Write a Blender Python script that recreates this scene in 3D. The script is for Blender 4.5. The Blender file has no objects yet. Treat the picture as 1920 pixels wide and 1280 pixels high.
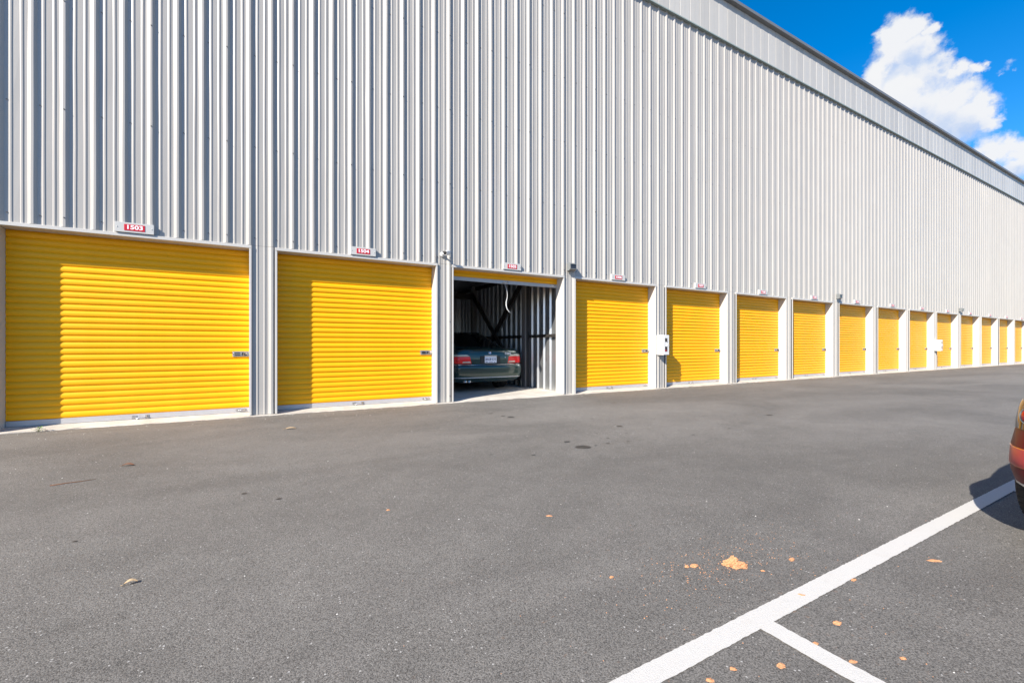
import bpy, bmesh, math, random
from mathutils import Vector, Matrix, noise
R = math.radians
random.seed(7)
S = bpy.context.scene
COL = S.collection

# ------------------------------------------------------------------ camera
CAMZ = 1.117
PSI = R(29.356)
cd = bpy.data.cameras.new('camera'); cam = bpy.data.objects.new('camera', cd); COL.objects.link(cam)
cam.location = (0, 0, CAMZ); cam.rotation_euler = (R(90), 0, -PSI)
cd.sensor_width = 36; cd.lens = 15.334; cd.shift_y = 8 / 1920; cd.clip_start = .05; cd.clip_end = 3000
S.camera = cam
S.render.engine = 'CYCLES'
S.view_settings.view_transform = 'Standard'; S.view_settings.look = 'None'
S.view_settings.gamma = 1; S.view_settings.use_curve_mapping = False
S.view_settings.exposure = 1.07
SUNDIR = Vector((-.572, -.265, .44)).normalized()     # towards the sun
SUN_EL = math.asin(SUNDIR.z)
SUN_ROT = math.atan2(SUNDIR.x, SUNDIR.y) % (2 * math.pi)

# ------------------------------------------------------------------ world
W = bpy.data.worlds.new('World'); S.world = W; W.use_nodes = True
wt = W.node_tree; wt.nodes.clear()
class NT:
    """tiny node helper"""
    def __init__(s, t): s.t = t
    def n(s, kind, **kw):
        nd = s.t.nodes.new(kind)
        for k, v in kw.items():
            if k == 'ins':
                for kk, vv in v.items():
                    if isinstance(vv, bpy.types.NodeSocket): s.t.links.new(vv, nd.inputs[kk])
                    else: nd.inputs[kk].default_value = vv
            else: setattr(nd, k, v)
        return nd
    def m(s, op, a, b=0., c=0., clamp=False):
        nd = s.n('ShaderNodeMath', operation=op, use_clamp=clamp)
        for i, v in enumerate((a, b, c)):
            if isinstance(v, bpy.types.NodeSocket): s.t.links.new(v, nd.inputs[i])
            else: nd.inputs[i].default_value = v
        return nd.outputs[0]
    def v(s, op, a, b=(0, 0, 0), scale=None):
        nd = s.n('ShaderNodeVectorMath', operation=op)
        for i, v in enumerate((a, b)):
            if isinstance(v, bpy.types.NodeSocket): s.t.links.new(v, nd.inputs[i])
            else: nd.inputs[i].default_value = v
        if scale is not None: nd.inputs['Scale'].default_value = scale
        return nd.outputs['Value'] if op in ('DOT_PRODUCT', 'DISTANCE', 'LENGTH') else nd.outputs[0]
    def ramp(s, fac, stops):
        nd = s.n('ShaderNodeValToRGB', ins={'Fac': fac}); e = nd.color_ramp.elements
        while len(e) < len(stops): e.new(.5)
        for q, (p, c) in zip(e, stops):
            q.position = p; q.color = c if len(c) == 4 else (*c, 1)
        return nd.outputs[0]
    def sm(s, val, a, b, lo=0., hi=1.):
        nd = s.n('ShaderNodeMapRange', interpolation_type='SMOOTHSTEP')
        s.t.links.new(val, nd.inputs[0])
        for i, q in enumerate((a, b, lo, hi)): nd.inputs[i + 1].default_value = q
        return nd.outputs[0]
    def mix(s, f, a, b, blend='MIX'):
        nd = s.n('ShaderNodeMix', data_type='RGBA', blend_type=blend)
        for i, v in ((0, f), (6, a), (7, b)):
            if isinstance(v, bpy.types.NodeSocket): s.t.links.new(v, nd.inputs[i])
            else: nd.inputs[i].default_value = v if i == 0 else ((*v, 1) if len(v) == 3 else v)
        return nd.outputs[2]
    def noise(s, vec, scale, detail=2, rough=.5, out='Fac', dist=0.):
        nd = s.n('ShaderNodeTexNoise', ins={'Scale': scale, 'Detail': detail, 'Roughness': rough, 'Distortion': dist})
        if vec is not None: s.t.links.new(vec, nd.inputs['Vector'])
        return nd.outputs[out]
N = NT(wt)
sky = N.n('ShaderNodeTexSky', sky_type='NISHITA', sun_disc=False)
sky.sun_elevation = SUN_EL; sky.sun_rotation = SUN_ROT; sky.altitude = 0; sky.air_density = 1.0; sky.dust_density = .3; sky.ozone_density = 2.0
hs = N.n('ShaderNodeHueSaturation', ins={'Hue': .492, 'Saturation': 1.5, 'Value': 1.0, 'Color': sky.outputs[0]})
dirv = N.v('NORMALIZE', N.n('ShaderNodeTexCoord').outputs['Generated'])
# clouds: banks of cumulus placed by compass direction and height
def view_dir(px, py):
    f = Vector((math.sin(PSI), math.cos(PSI), 0)); r = Vector((math.cos(PSI), -math.sin(PSI), 0))
    return (f + r * ((px - 960) / 817.8) + Vector((0, 0, 1)) * ((648 - py) / 817.8)).normalized()
cc = view_dir(1760, 180); cr = cc.cross(Vector((0, 0, 1))).normalized(); cu = cr.cross(cc).normalized()
den = N.m('MAXIMUM', N.v('DOT_PRODUCT', dirv, tuple(cc)), .05)
gu = N.m('DIVIDE', N.v('DOT_PRODUCT', dirv, tuple(cr)), den); gv = N.m('DIVIDE', N.v('DOT_PRODUCT', dirv, tuple(cu)), den)
pl = N.n('ShaderNodeCombineXYZ', ins={'X': gu, 'Y': gv}).outputs[0]
wob = N.v('SCALE', N.v('SUBTRACT', N.noise(pl, 14, 6, .62, 'Color'), (.5, .5, .5)), scale=.062)
wob2 = N.v('SCALE', N.v('SUBTRACT', N.noise(pl, 45, 4, .6, 'Color'), (.5, .5, .5)), scale=.022)
plw = N.v('ADD', N.v('ADD', pl, wob), wob2)
MASSES = [
    [(1688, 60, 34), (1715, 50, 27), (1655, 72, 20), (1742, 60, 20), (1672, 88, 38), (1712, 98, 42), (1700, 135, 44), (1750, 128, 34), (1660, 125, 26), (1795, 134, 26), (1826, 126, 15)],
    [(1884, 122, 12), (1878, 136, 7), (1898, 128, 6)],
    [(1648, 150, 24), (1640, 172, 34), (1690, 178, 48), (1745, 196, 52), (1795, 186, 38), (1838, 205, 34), (1800, 232, 48), (1852, 228, 22), (1760, 240, 44), (1860, 205, 16)],
    [(1868, 282, 34), (1893, 268, 26), (1915, 285, 36), (1850, 300, 22), (1950, 290, 44), (1990, 315, 46), (1905, 312, 30)]]
def proj(q): return Vector((q.dot(cr) / q.dot(cc), q.dot(cu) / q.dot(cc), 0))
def mass(blobs, vec):
    den_ = None
    for px, py, rr in blobs:
        c = proj(view_dir(px, py)); rad = ((proj(view_dir(px + rr, py)) - c).length + (proj(view_dir(px, py + rr)) - c).length) / 2
        k = N.m('SUBTRACT', 1.2, N.m('DIVIDE', N.v('DISTANCE', vec, tuple(c)), rad))
        den_ = k if den_ is None else N.m('SMOOTH_MAX', den_, k, .16)
    return den_
den_front = N.m('GREATER_THAN', N.v('DOT_PRODUCT', dirv, tuple(cc)), .3)
fine = N.m('MULTIPLY', N.m('SUBTRACT', N.noise(plw, 26, 7, .62), .5), .85)
up = N.v('ADD', plw, (-.012, .050, 0))
billow = N.m('MULTIPLY', N.m('SUBTRACT', N.noise(plw, 16, 6, .6), .5), 1.3)
# thin veil round the bank
veil = N.noise(plw, 5, 5, .6)
# the rest of the sky: a few scattered clouds of the same kind, away from the bank above
far = N.noise(dirv, 3.2, 6, .58)
awy = N.sm(N.v('DOT_PRODUCT', dirv, tuple(cc)), .80, .60)
mask2 = N.m('MULTIPLY', N.m('MULTIPLY', N.sm(far, .58, .68), awy), N.sm(N.v('DOT_PRODUCT', dirv, (0, 0, 1)), .02, .2))
skycol = N.mix(1.0, hs.outputs[0], (1.0, .98, 1.20), 'MULTIPLY')
skycol = N.mix(N.m('MULTIPLY', mask2, .95), skycol, (4.9, 5.0, 5.2))
LIT = (5.3, 5.35, 5.45); SHD = (2.6, 3.5, 5.2)
for bl, soft in zip(MASSES, (.62, 1.0, .68, .66)):
    d1 = N.m('ADD', mass(bl, plw), fine)
    d2 = mass(bl, up)
    mk = N.m('MULTIPLY', N.sm(d1, -.12, soft), den_front)
    inner = N.sm(N.m('ADD', d2, billow), .1, 1.1)
    mk = N.m('MULTIPLY', mk, .97 if soft < .8 else .55)
    skycol = N.mix(mk, skycol, N.mix(N.m('MULTIPLY', inner, .8), LIT, SHD))
bg = N.n('ShaderNodeBackground', ins={'Color': skycol, 'Strength': .082})
wt.links.new(bg.outputs[0], N.n('ShaderNodeOutputWorld').inputs[0])

sd = bpy.data.lights.new('sun', 'SUN'); sd.energy = 4.8; sd.angle = R(.53); sd.color = (1, .925, .82)
so = bpy.data.objects.new('sun', sd); COL.objects.link(so)
so.rotation_euler = SUNDIR.to_track_quat('Z', 'Y').to_euler(); so.location = SUNDIR * 60

# ------------------------------------------------------------------ materials
def mat(name, base, rough=.5, metal=0., spec=.5, coat=0., var=0., vscale=3., bump=0., bscale=60., streak=False, objvar=0., emit=None, sheen=None):
    m = bpy.data.materials.new(name); m.use_nodes = True; t = m.node_tree
    b = t.nodes['Principled BSDF']; n = NT(t)
    b.inputs['Roughness'].default_value = rough; b.inputs['Metallic'].default_value = metal
    b.inputs['Specular IOR Level'].default_value = spec; b.inputs['Coat Weight'].default_value = coat
    if coat: b.inputs['Coat Roughness'].default_value = .06
    P = n.n('ShaderNodeNewGeometry').outputs['Position']
    col = (*base, 1)
    if var:
        vec = n.v('MULTIPLY', P, (1, 1, .06)) if streak else P
        f = n.noise(vec, vscale, 5, .6)
        f2 = n.noise(P, vscale * .17, 2, .5)
        k = n.m('ADD', n.m('MULTIPLY', n.m('SUBTRACT', f, .5), var * 2), n.m('ADD', 1, n.m('MULTIPLY', n.m('SUBTRACT', f2, .5), var * 1.5)))
        if objvar:
            o = n.n('ShaderNodeObjectInfo').outputs['Random']
            k = n.m('MULTIPLY', k, n.m('ADD', 1 - objvar / 2, n.m('MULTIPLY', o, objvar)))
        col = n.v('SCALE', base, scale=1.0); t.links.new(k, t.nodes[-1].inputs['Scale'])
        t.links.new(col, b.inputs['Base Color'])
        rr = n.m('ADD', rough, n.m('MULTIPLY', n.m('SUBTRACT', f, .5), .25), clamp=True); t.links.new(rr, b.inputs['Roughness'])
    else: b.inputs['Base Color'].default_value = col
    if bump:
        bn = n.n('ShaderNodeBump', ins={'Strength': bump, 'Distance': .004, 'Height': n.noise(P, bscale, 3, .6)})
        t.links.new(bn.outputs[0], b.inputs['Normal'])
    if emit: b.inputs['Emission Color'].default_value = (*emit[0], 1); b.inputs['Emission Strength'].default_value = emit[1]
    return m
M = {}
M['wall'] = mat('wall_paint', (.380, .362, .334), .38, var=.06, vscale=9, streak=True, objvar=.05)
M['trim'] = mat('trim_paint', (.52, .50, .465), .4, var=.05, vscale=5)
M['fascia'] = mat('fascia_paint', (.47, .452, .415), .42, var=.03, vscale=4, objvar=.16)
M['drip'] = mat('drip_edge_paint', (.27, .32, .30), .4)
M['coping'] = mat('coping_paint', (.15, .155, .16), .45, var=.1)
M['yellow'] = mat('yellow_paint', (.88, .405, .002), .42, spec=.3, var=.07, vscale=3.5, streak=True, objvar=.07)
M['bar'] = mat('bottom_bar_metal', (.44, .43, .43), .4, metal=.1, var=.10, vscale=12)
M['rubber'] = mat('black_rubber', (.012, .012, .012), .7)
M['steel'] = mat('worn_steel', (.42, .41, .40), .35, metal=.75, var=.3, vscale=40)
M['screw'] = mat('screw_head', (.10, .10, .10), .5, metal=.4)
M['galv'] = mat('galvanised_sheet', (.54, .56, .58), .32, metal=.85, var=.12, vscale=7, streak=True)
M['girt'] = mat('dark_steel', (.035, .032, .03), .6, metal=.2, var=.2)
M['column'] = mat('column_primer', (.16, .15, .145), .6, var=.15)
M['white'] = mat('white_enamel', (.64, .64, .63), .3)
M['signgrey'] = mat('sign_plate_paint', (.50, .495, .47), .4, var=.04)
M['red'] = mat('sign_red', (.50, .006, .02), .4)
M['whitep'] = mat('white_lettering', (.85, .85, .85), .4)
M['dark'] = mat('dark_plastic', (.02, .02, .022), .4)
M['lightgrey'] = mat('lamp_housing', (.17, .18, .18), .45, var=.1)
M['glassdark'] = mat('lens_glass', (.03, .03, .035), .08)
M['rope'] = mat('white_rope', (.75, .75, .73), .8)
M['roof'] = mat('roof_sheet', (.35, .36, .37), .5, var=.05)
M['clay'] = mat('orange_clay', (.52, .25, .12), .95, var=.25, vscale=60, bump=.9, bscale=130)
M['stone'] = mat('pale_stone', (.55, .53, .50), .8, var=.1, vscale=200)
M['leafdry'] = mat('dry_leaf', (.42, .30, .17), .8, var=.2, vscale=80)
M['leafbrown'] = mat('brown_leaf', (.16, .06, .025), .8, var=.2, vscale=80)
M['green'] = mat('weed_green', (.09, .19, .03), .6, var=.2, vscale=80)
M['oil'] = mat('oil_stain', (.030, .029, .028), .6)
M['greencar'] = mat('green_car_paint', (.012, .045, .040), .30, metal=.35, coat=1.)
M['redcar'] = mat('red_car_paint', (.085, .002, .006), .5, spec=.3, coat=.12)
M['glass'] = mat('car_glass', (.006, .007, .007), .05, spec=.6)
M['lamp_red'] = mat('lamp_red', (.95, .008, .012), .22, coat=.3)
M['deep_red'] = mat('deep_red_lens', (.35, .006, .006), .15, coat=.3)
M['reflector'] = mat('reflector_red', (.30, .04, .04), .3)
M['lamp_clear'] = mat('lamp_clear', (.62, .55, .42), .15, coat=1.)
M['lamp_amber'] = mat('lamp_amber', (.60, .20, .02), .15, coat=1.)
M['chrome'] = mat('chrome', (.75, .75, .76), .12, metal=1.)
M['tyre'] = mat('tyre_rubber', (.018, .018, .018), .8, var=.2, vscale=50)
M['badge'] = mat('badge_silver', (.80, .81, .83), .3, metal=.2)
M['rim'] = mat('alloy', (.45, .45, .46), .3, metal=.9)
M['plate'] = mat('plate_white', (.80, .81, .86), .4)
M['navy'] = mat('plate_blue', (.02, .03, .12), .4)
M['blue'] = mat('roundel_blue', (.10, .35, .75), .3)
M['silver'] = mat('bumper_silver', (.55, .54, .53), .35, metal=.3)

def asphalt():
    m = bpy.data.materials.new('asphalt'); m.use_nodes = True; t = m.node_tree; n = NT(t); b = t.nodes['Principled BSDF']
    P = n.n('ShaderNodeNewGeometry').outputs['Position']
    big = n.noise(n.v('MULTIPLY', P, (.55, 1, 1)), .55, 5, .62, dist=.6)
    big2 = n.noise(P, .16, 3, .5)
    mid = n.noise(P, 3.5, 6, .65)
    fine = n.noise(P, 150, 4, .8)
    vor = n.n('ShaderNodeTexVoronoi', ins={'Vector': P, 'Scale': 230.})
    vr = n.n('ShaderNodeSeparateColor', ins={'Color': vor.outputs['Color']}).outputs[0]
    grain = n.m('ADD', n.m('MULTIPLY', n.m('SUBTRACT', fine, .5), 3.6), n.m('MULTIPLY', n.m('SUBTRACT', vr, .5), 1.5))
    k = n.m('MAXIMUM', n.m('ADD', 1., n.m('MULTIPLY', grain, .62)), .18)
    k = n.m('MULTIPLY', k, n.sm(big, .28, .72, .80, 1.17))
    k = n.m('MULTIPLY', k, n.sm(big2, .3, .7, .93, 1.07))
    k = n.m('MULTIPLY', k, n.sm(mid, .2, .8, .91, 1.09))
    # pale stones in the mix
    v2 = n.n('ShaderNodeTexVoronoi', ins={'Vector': P, 'Scale': 75.})
    vc = n.n('ShaderNodeSeparateColor', ins={'Color': v2.outputs['Color']})
    fleck = n.m('MULTIPLY', n.m('GREATER_THAN', vc.outputs[0], .955), n.m('LESS_THAN', v2.outputs['Distance'], .27))
    # tyre tracks and a dusty strip along the wall
    sy = n.n('ShaderNodeSeparateXYZ', ins={'Vector': P})
    wy = n.m('ADD', sy.outputs[1], n.m('MULTIPLY', n.m('SUBTRACT', mid, .5), .10))
    dust = n.sm(wy, 7.25, 7.95)
    seam = n.m('MULTIPLY', n.sm(n.m('ABSOLUTE', n.m('SUBTRACT', n.m('ADD', sy.outputs[1], n.m('MULTIPLY', n.m('SUBTRACT', n.noise(P, 1.2, 4), .5), .08)), 7.63)), .035, .0), .35)
    tr = n.m('ADD', n.m('MULTIPLY', n.m('SUBTRACT', n.noise(n.v('MULTIPLY', P, (.12, 1.4, 1)), 1.0, 4, .6), .5), .20), 1.)
    k = n.m('MULTIPLY', k, tr)
    col = n.v('SCALE', (.134, .127, .1165), scale=1.); t.links.new(k, t.nodes[-1].inputs['Scale'])
    col = n.mix(n.m('MULTIPLY', dust, .30), col, (.17, .148, .12))
    col = n.mix(seam, col, (.055, .05, .045))
    stain = n.sm(n.noise(P, .9, 5, .7), .66, .80)
    col = n.mix(n.m('MULTIPLY', stain, .35), col, (.06, .058, .056))
    cl = n.m('MULTIPLY', n.sm(n.v('DISTANCE', P, (2.2, 1.5, 0)), 2.6, .2), n.sm(n.noise(P, 26, 5, .7), .60, .78))
    col = n.mix(n.m('MULTIPLY', cl, .55), col, (.36, .19, .10))
    col = n.mix(n.m('MULTIPLY', fleck, .8), col, (.42, .41, .39))
    t.links.new(col, b.inputs['Base Color']); b.inputs['Roughness'].default_value = .82; b.inputs['Specular IOR Level'].default_value = .35
    bn = n.n('ShaderNodeBump', ins={'Strength': .35, 'Distance': .004, 'Height': n.m('ADD', fine, n.m('MULTIPLY', vor.outputs['Distance'], -.9))})
    t.links.new(bn.outputs[0], b.inputs['Normal'])
    return m
def concrete(name, base):
    m = bpy.data.materials.new(name); m.use_nodes = True; t = m.node_tree; n = NT(t); b = t.nodes['Principled BSDF']
    P = n.n('ShaderNodeNewGeometry').outputs['Position']
    k = n.m('MULTIPLY', n.sm(n.noise(P, 2.2, 6, .65), .25, .75, .78, 1.16), n.sm(n.noise(P, 70, 4, .7), .3, .7, .88, 1.1))
    col = n.v('SCALE', base, scale=1.); t.links.new(k, t.nodes[-1].inputs['Scale'])
    t.links.new(col, b.inputs['Base Color']); b.inputs['Roughness'].default_value = .85
    bn = n.n('ShaderNodeBump', ins={'Strength': .4, 'Distance': .004, 'Height': n.noise(P, 90, 4, .7)}); t.links.new(bn.outputs[0], b.inputs['Normal'])
    return m
def linepaint():
    m = bpy.data.materials.new('road_paint'); m.use_nodes = True; t = m.node_tree; n = NT(t); b = t.nodes['Principled BSDF']
    P = n.n('ShaderNodeNewGeometry').outputs['Position']
    w = n.m('MULTIPLY', n.sm(n.noise(P, 120, 4, .75), .54, .74), n.sm(n.noise(P, 5, 4, .6), .35, .7))
    col = n.mix(n.m('MULTIPLY', w, .7), (.50, .488, .46), (.20, .23, .22))
    col = n.mix(n.m('MULTIPLY', n.sm(n.noise(P, 9, 5, .7), .5, .75), .22), col, (.45, .40, .34))
    t.links.new(col, b.inputs['Base Color']); b.inputs['Roughness'].default_value = .7
    bn = n.n('ShaderNodeBump', ins={'Strength': .5, 'Distance': .005, 'Height': n.noise(P, 200, 3, .7)}); t.links.new(bn.outputs[0], b.inputs['Normal'])
    return m
M['asphalt'] = asphalt(); M['concrete'] = concrete('concrete', (.50, .46, .40)); M['floor'] = concrete('floor_concrete', (.40, .37, .32)); M['paint'] = linepaint()

# ------------------------------------------------------------------ mesh helpers
class MB:
    def __init__(s): s.v = []; s.f = []; s.mi = []; s.mats = []; s.sm = []
    def _m(s, m):
        if m not in s.mats: s.mats.append(m)
        return s.mats.index(m)
    def add(s, vs, fs, m, smooth=False):
        o = len(s.v); s.v += [tuple(p) for p in vs]; k = s._m(m)
        for f in fs: s.f.append(tuple(i + o for i in f)); s.mi.append(k); s.sm.append(smooth)
        return s
    def box(s, x0, x1, y0, y1, z0, z1, m, bev=0.):
        if bev <= 0:
            vs = [(x, y, z) for z in (z0, z1) for y in (y0, y1) for x in (x0, x1)]
            return s.add(vs, [(0, 2, 3, 1), (4, 5, 7, 6), (0, 1, 5, 4), (2, 6, 7, 3), (0, 4, 6, 2), (1, 3, 7, 5)], m)
        b = bmesh.new(); bmesh.ops.create_cube(b, size=1)
        for q in b.verts: q.co = Vector(((x0 + x1) / 2 + q.co.x * (x1 - x0), (y0 + y1) / 2 + q.co.y * (y1 - y0), (z0 + z1) / 2 + q.co.z * (z1 - z0)))
        bmesh.ops.bevel(b, geom=b.edges[:], offset=bev, segments=2, affect='EDGES', profile=.5)
        b.verts.index_update(); s.add([q.co[:] for q in b.verts], [[q.index for q in f.verts] for f in b.faces], m); b.free(); return s
    def prism(s, poly, a, b_, axis, m, smooth=False):
        """poly 2D extruded along axis from a to b_"""
        n = len(poly)
        def P(p, t): return {'x': (t, p[0], p[1]), 'y': (p[0], t, p[1]), 'z': (p[0], p[1], t)}[axis]
        vs = [P(p, a) for p in poly] + [P(p, b_) for p in poly]
        fs = [tuple(range(n)), tuple(range(2 * n - 1, n - 1, -1))] + [(i, i + n, (i + 1) % n + n, (i + 1) % n) for i in range(n)]
        return s.add(vs, fs, m, smooth)
    def tube(s, pts, r, m, seg=8, cap=True):
        pts = [Vector(p) for p in pts]; rs = r if isinstance(r, (list, tuple)) else [r] * len(pts); vs = []; fs = []
        up = Vector((0, 0, 1))
        for i, p in enumerate(pts):
            d = (pts[min(i + 1, len(pts) - 1)] - pts[max(i - 1, 0)]).normalized()
            a = d.cross(up if abs(d.z) < .95 else Vector((1, 0, 0))).normalized(); b = d.cross(a)
            for k in range(seg):
                t = 2 * math.pi * k / seg; vs.append(p + (a * math.cos(t) + b * math.sin(t)) * rs[i])
        for i in range(len(pts) - 1):
            for k in range(seg): fs.append((i * seg + k, i * seg + (k + 1) % seg, (i + 1) * seg + (k + 1) % seg, (i + 1) * seg + k))
        if cap: fs += [tuple(range(seg - 1, -1, -1)), tuple(range((len(pts) - 1) * seg, len(pts) * seg))]
        return s.add(vs, fs, m, True)
    def lathe(s, prof, axis, c, m, seg=32):
        """prof: (radius, along)"""
        vs = []; fs = []; n = len(prof)
        for k in range(seg):
            t = 2 * math.pi * k / seg; a, b = math.cos(t), math.sin(t)
            for r, h in prof:
                q = {'x': (h, r * a, r * b), 'y': (r * a, h, r * b), 'z': (r * a, r * b, h)}[axis]; vs.append((q[0] + c[0], q[1] + c[1], q[2] + c[2]))
        for k in range(seg):
            for i in range(n - 1):
                fs.append((k * n + i, k * n + i + 1, ((k + 1) % seg) * n + i + 1, ((k + 1) % seg) * n + i))
        return s.add(vs, fs, m, True)
    def mesh(s, name):
        me = bpy.data.meshes.new(name); me.from_pydata(s.v, [], s.f)
        for m in s.mats: me.materials.append(m)
        me.polygons.foreach_set('material_index', s.mi); me.polygons.foreach_set('use_smooth', s.sm)
        b = bmesh.new(); b.from_mesh(me); bmesh.ops.recalc_face_normals(b, faces=b.faces[:]) if not getattr(s, 'keep', 0) else None; b.to_mesh(me); b.free()
        return me
    def obj(s, name, parent=None, smooth_angle=None):
        o = bpy.data.objects.new(name, s.mesh(name)); COL.objects.link(o)
        if parent: o.parent = parent
        if smooth_angle:
            o.data.polygons.foreach_set('use_smooth', [True] * len(o.data.polygons)); o.data.set_sharp_from_angle(angle=R(smooth_angle))
        return o
def inst(name, me, parent=None, loc=(0, 0, 0), rz=0, sc=None):
    o = bpy.data.objects.new(name, me); COL.objects.link(o); o.location = loc; o.rotation_euler.z = rz
    if sc: o.scale = sc
    if parent: o.parent = parent
    return o
def tag(o, label=None, cat=None, group=None, kind=None):
    for k, v in (('label', label), ('category', cat), ('group', group), ('kind', kind)):
        if v: o[k] = v
    return o
def empty(name, loc=(0, 0, 0), rz=0, parent=None):
    o = bpy.data.objects.new(name, None); COL.objects.link(o); o.location = loc; o.rotation_euler.z = rz; o.empty_display_size = .2
    if parent: o.parent = parent
    return o
def copy_tree(o, parent=None):
    c = o.copy(); COL.objects.link(c)
    if parent: c.parent = parent
    for ch in o.children: copy_tree(ch, c)
    return c
def text_mesh(s, size, m, depth=.001, bold=.0, spacing=1.):
    cu = bpy.data.curves.new('t', 'FONT'); cu.body = s; cu.size = size; cu.align_x = 'CENTER'; cu.align_y = 'CENTER'
    cu.extrude = depth; cu.offset = bold; cu.space_character = spacing; cu.resolution_u = 3
    o = bpy.data.objects.new('t', cu); COL.objects.link(o)
    me = bpy.data.meshes.new_from_object(o.evaluated_get(bpy.context.evaluated_depsgraph_get()))
    bpy.data.objects.remove(o); bpy.data.curves.remove(cu); me.materials.clear(); me.materials.append(m)
    me.transform(Matrix.Rotation(R(90), 4, 'X'))       # reads when looked at along +y
    return me

# ------------------------------------------------------------------ setting
D = 8.027          # front plane of the wall trims
PAN = D + .033     # flat of the ribbed sheets
DOORY = D + .262
X0, X1 = -14.0, 66.0
OPH = 2.655        # head of the openings
WT = 9.93          # top of the ribbed sheets
RT = 11.19         # roof edge

g = MB(); g.add([(-400, -400, 0), (600, -400, 0), (600, 600, 0), (-400, 600, 0)], [(0, 1, 2, 3)], M['asphalt'])
tag(g.obj('ground'), kind='structure')
# painted parking lines, thin raised film
def strip(a, b, w0, w1, z, rag=.0022):
    a = Vector(a); b = Vector(b); d = (b - a); L = d.length; d.normalize(); nn = Vector((-d.y, d.x)); n = int(L / .016); vs = []; 
    for i in range(n + 1):
        p = a + d * (L * i / n); w = w0 + (w1 - w0) * i / n
        vs += [(*(p + nn * (w / 2 + random.uniform(-rag, rag))), z), (*(p - nn * (w / 2 + random.uniform(-rag, rag))), z)]
    return vs, [(2 * i, 2 * i + 1, 2 * i + 3, 2 * i + 2) for i in range(n)]
pm = MB()
pm.add(*strip((-9, 1.022), (30, 1.165), .088, .088, .004), M['paint'])
for k in range(-3, 9):
    x = 1.74 + 3.3 * k; yy = 1.022 + (x + 9) / 39 * .143 - .036
    pm.add(*strip((x, yy), (x - .02, -4.2), .09, .09, .0046), M['paint'])
tag(pm.obj('parking_line_marking'), kind='structure')
# concrete slab with its lip in front of the doors
ap = MB()
ys = [(D - .055, -.02), (D - .055, .006), (D - .045, .012), (D + .06, .016), (D + .24, .040), (D + .5, .045), (D + 6.7, .045), (D + 6.7, -.02)]
n = int((X1 - X0) / .12)
vs = []; fs = []
for i in range(n + 1):
    x = X0 + (X1 - X0) * i / n
    for j, (y, z) in enumerate(ys):
        r = random.uniform(-.009, .009) if j < 3 else 0
        vs.append((x, y + r + (.012 * math.sin(x * 2.1) if j < 3 else 0), z + (random.uniform(-.002, .002) if 0 < j < 4 else 0)))
k8 = len(ys)
for i in range(n):
    for j in range(k8 - 1): fs.append((i * k8 + j, (i + 1) * k8 + j, (i + 1) * k8 + j + 1, i * k8 + j + 1))
ap.add(vs, fs, M['concrete'])
tag(ap.obj('concrete_floor_slab'), kind='structure')

# ------------------------------------------------------------------ the building
B = empty('storage_building', (0, D, 0)); INV = (0, -D, 0)
tag(B, 'long tall storage building of light grey ribbed metal with yellow roller doors', 'building')
def bp(mb, name, **kw):
    o = mb.obj(name, B, **kw); o.location = INV; return o
RIB = .3048; C0 = -.535; PANEL = RIB * 3
def profile(x0, x1, amp=.030):
    """(x, y) outline of the ribbed sheet between x0 and x1"""
    pts = []
    k0 = math.floor((x0 - C0) / RIB) - 1; k1 = math.ceil((x1 - C0) / RIB) + 1
    for k in range(k0, k1 + 1):
        c = C0 + k * RIB
        pts += [(c - .056, 0), (c - .050, .002), (c - .017, amp - .002), (c - .012, amp), (c + .012, amp), (c + .017, amp - .002), (c + .040, .002), (c + .046, 0)]
        for s in (1, 2):
            q = c + RIB * s / 3
            pts += [(q - .020, 0), (q - .008, .0065), (q + .008, .0065), (q + .020, 0)]
    def ev(x):
        for a, b in zip(pts, pts[1:]):
            if a[0] <= x <= b[0]: return a[1] + (b[1] - a[1]) * (x - a[0]) / max(1e-9, b[0] - a[0])
        return 0
    return [(x0, ev(x0))] + [p for p in pts if x0 + 1e-4 < p[0] < x1 - 1e-4] + [(x1, ev(x1))]
def ribbed(x0, x1, z0, z1, m, dz=.55, wav=.0022, seed=0, screws=True):
    pr = profile(x0, x1); nz = max(1, int((z1 - z0) / dz)); mb = MB(); vs = []; n = len(pr)
    for j in range(nz + 1):
        z = z0 + (z1 - z0) * j / nz
        for i, (x, h) in enumerate(pr):
            kk = round((x - C0) / RIB * 3)
            e = 0 if i in (0, n - 1) else 1
            wx = noise.noise(Vector((kk * 3.7, z * .9, 5))) * wav * 1.6 * e
            wy = noise.noise(Vector((kk * 1.9, z * .8, 17))) * wav * e
            vs.append((x + wx, PAN - h + wy, z))
    fs = [(j * n + i, j * n + i + 1, (j + 1) * n + i + 1, (j + 1) * n + i) for j in range(nz) for i in range(n - 1)]
    mb.add(vs, fs, m)
    if screws:
        zz = z0 + .12
        while zz < z1:
            for k in range(math.ceil((x0 - C0) / RIB), math.floor((x1 - C0) / RIB) + 1):
                c = C0 + k * RIB
                if k % 3 == 0: q = [(c, PAN - .030)]
                else: q = [(c + .066, PAN)]
                for (sx, sy) in q:
                    if not x0 + .01 < sx < x1 - .01: continue
                    hex_ = [(sx + .009 * math.cos(a), zz + .009 * math.sin(a)) for a in [math.pi / 3 * t for t in range(6)]]
                    mb.prism(hex_, sy - .007, sy, 'y', M['screw'])
            zz += 1.45 if x0 < 14 else 2.9
    return mb
x = C0 - .058 - 44 * RIB - RIB        # start left of X0 on a rib seam
while x < X1:
    o = bp(ribbed(x, x + PANEL, OPH + .055, WT, M['wall']), 'wall_panel')
    x += PANEL
XA = C0 - .058 - 45 * RIB; XB = x
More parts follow.
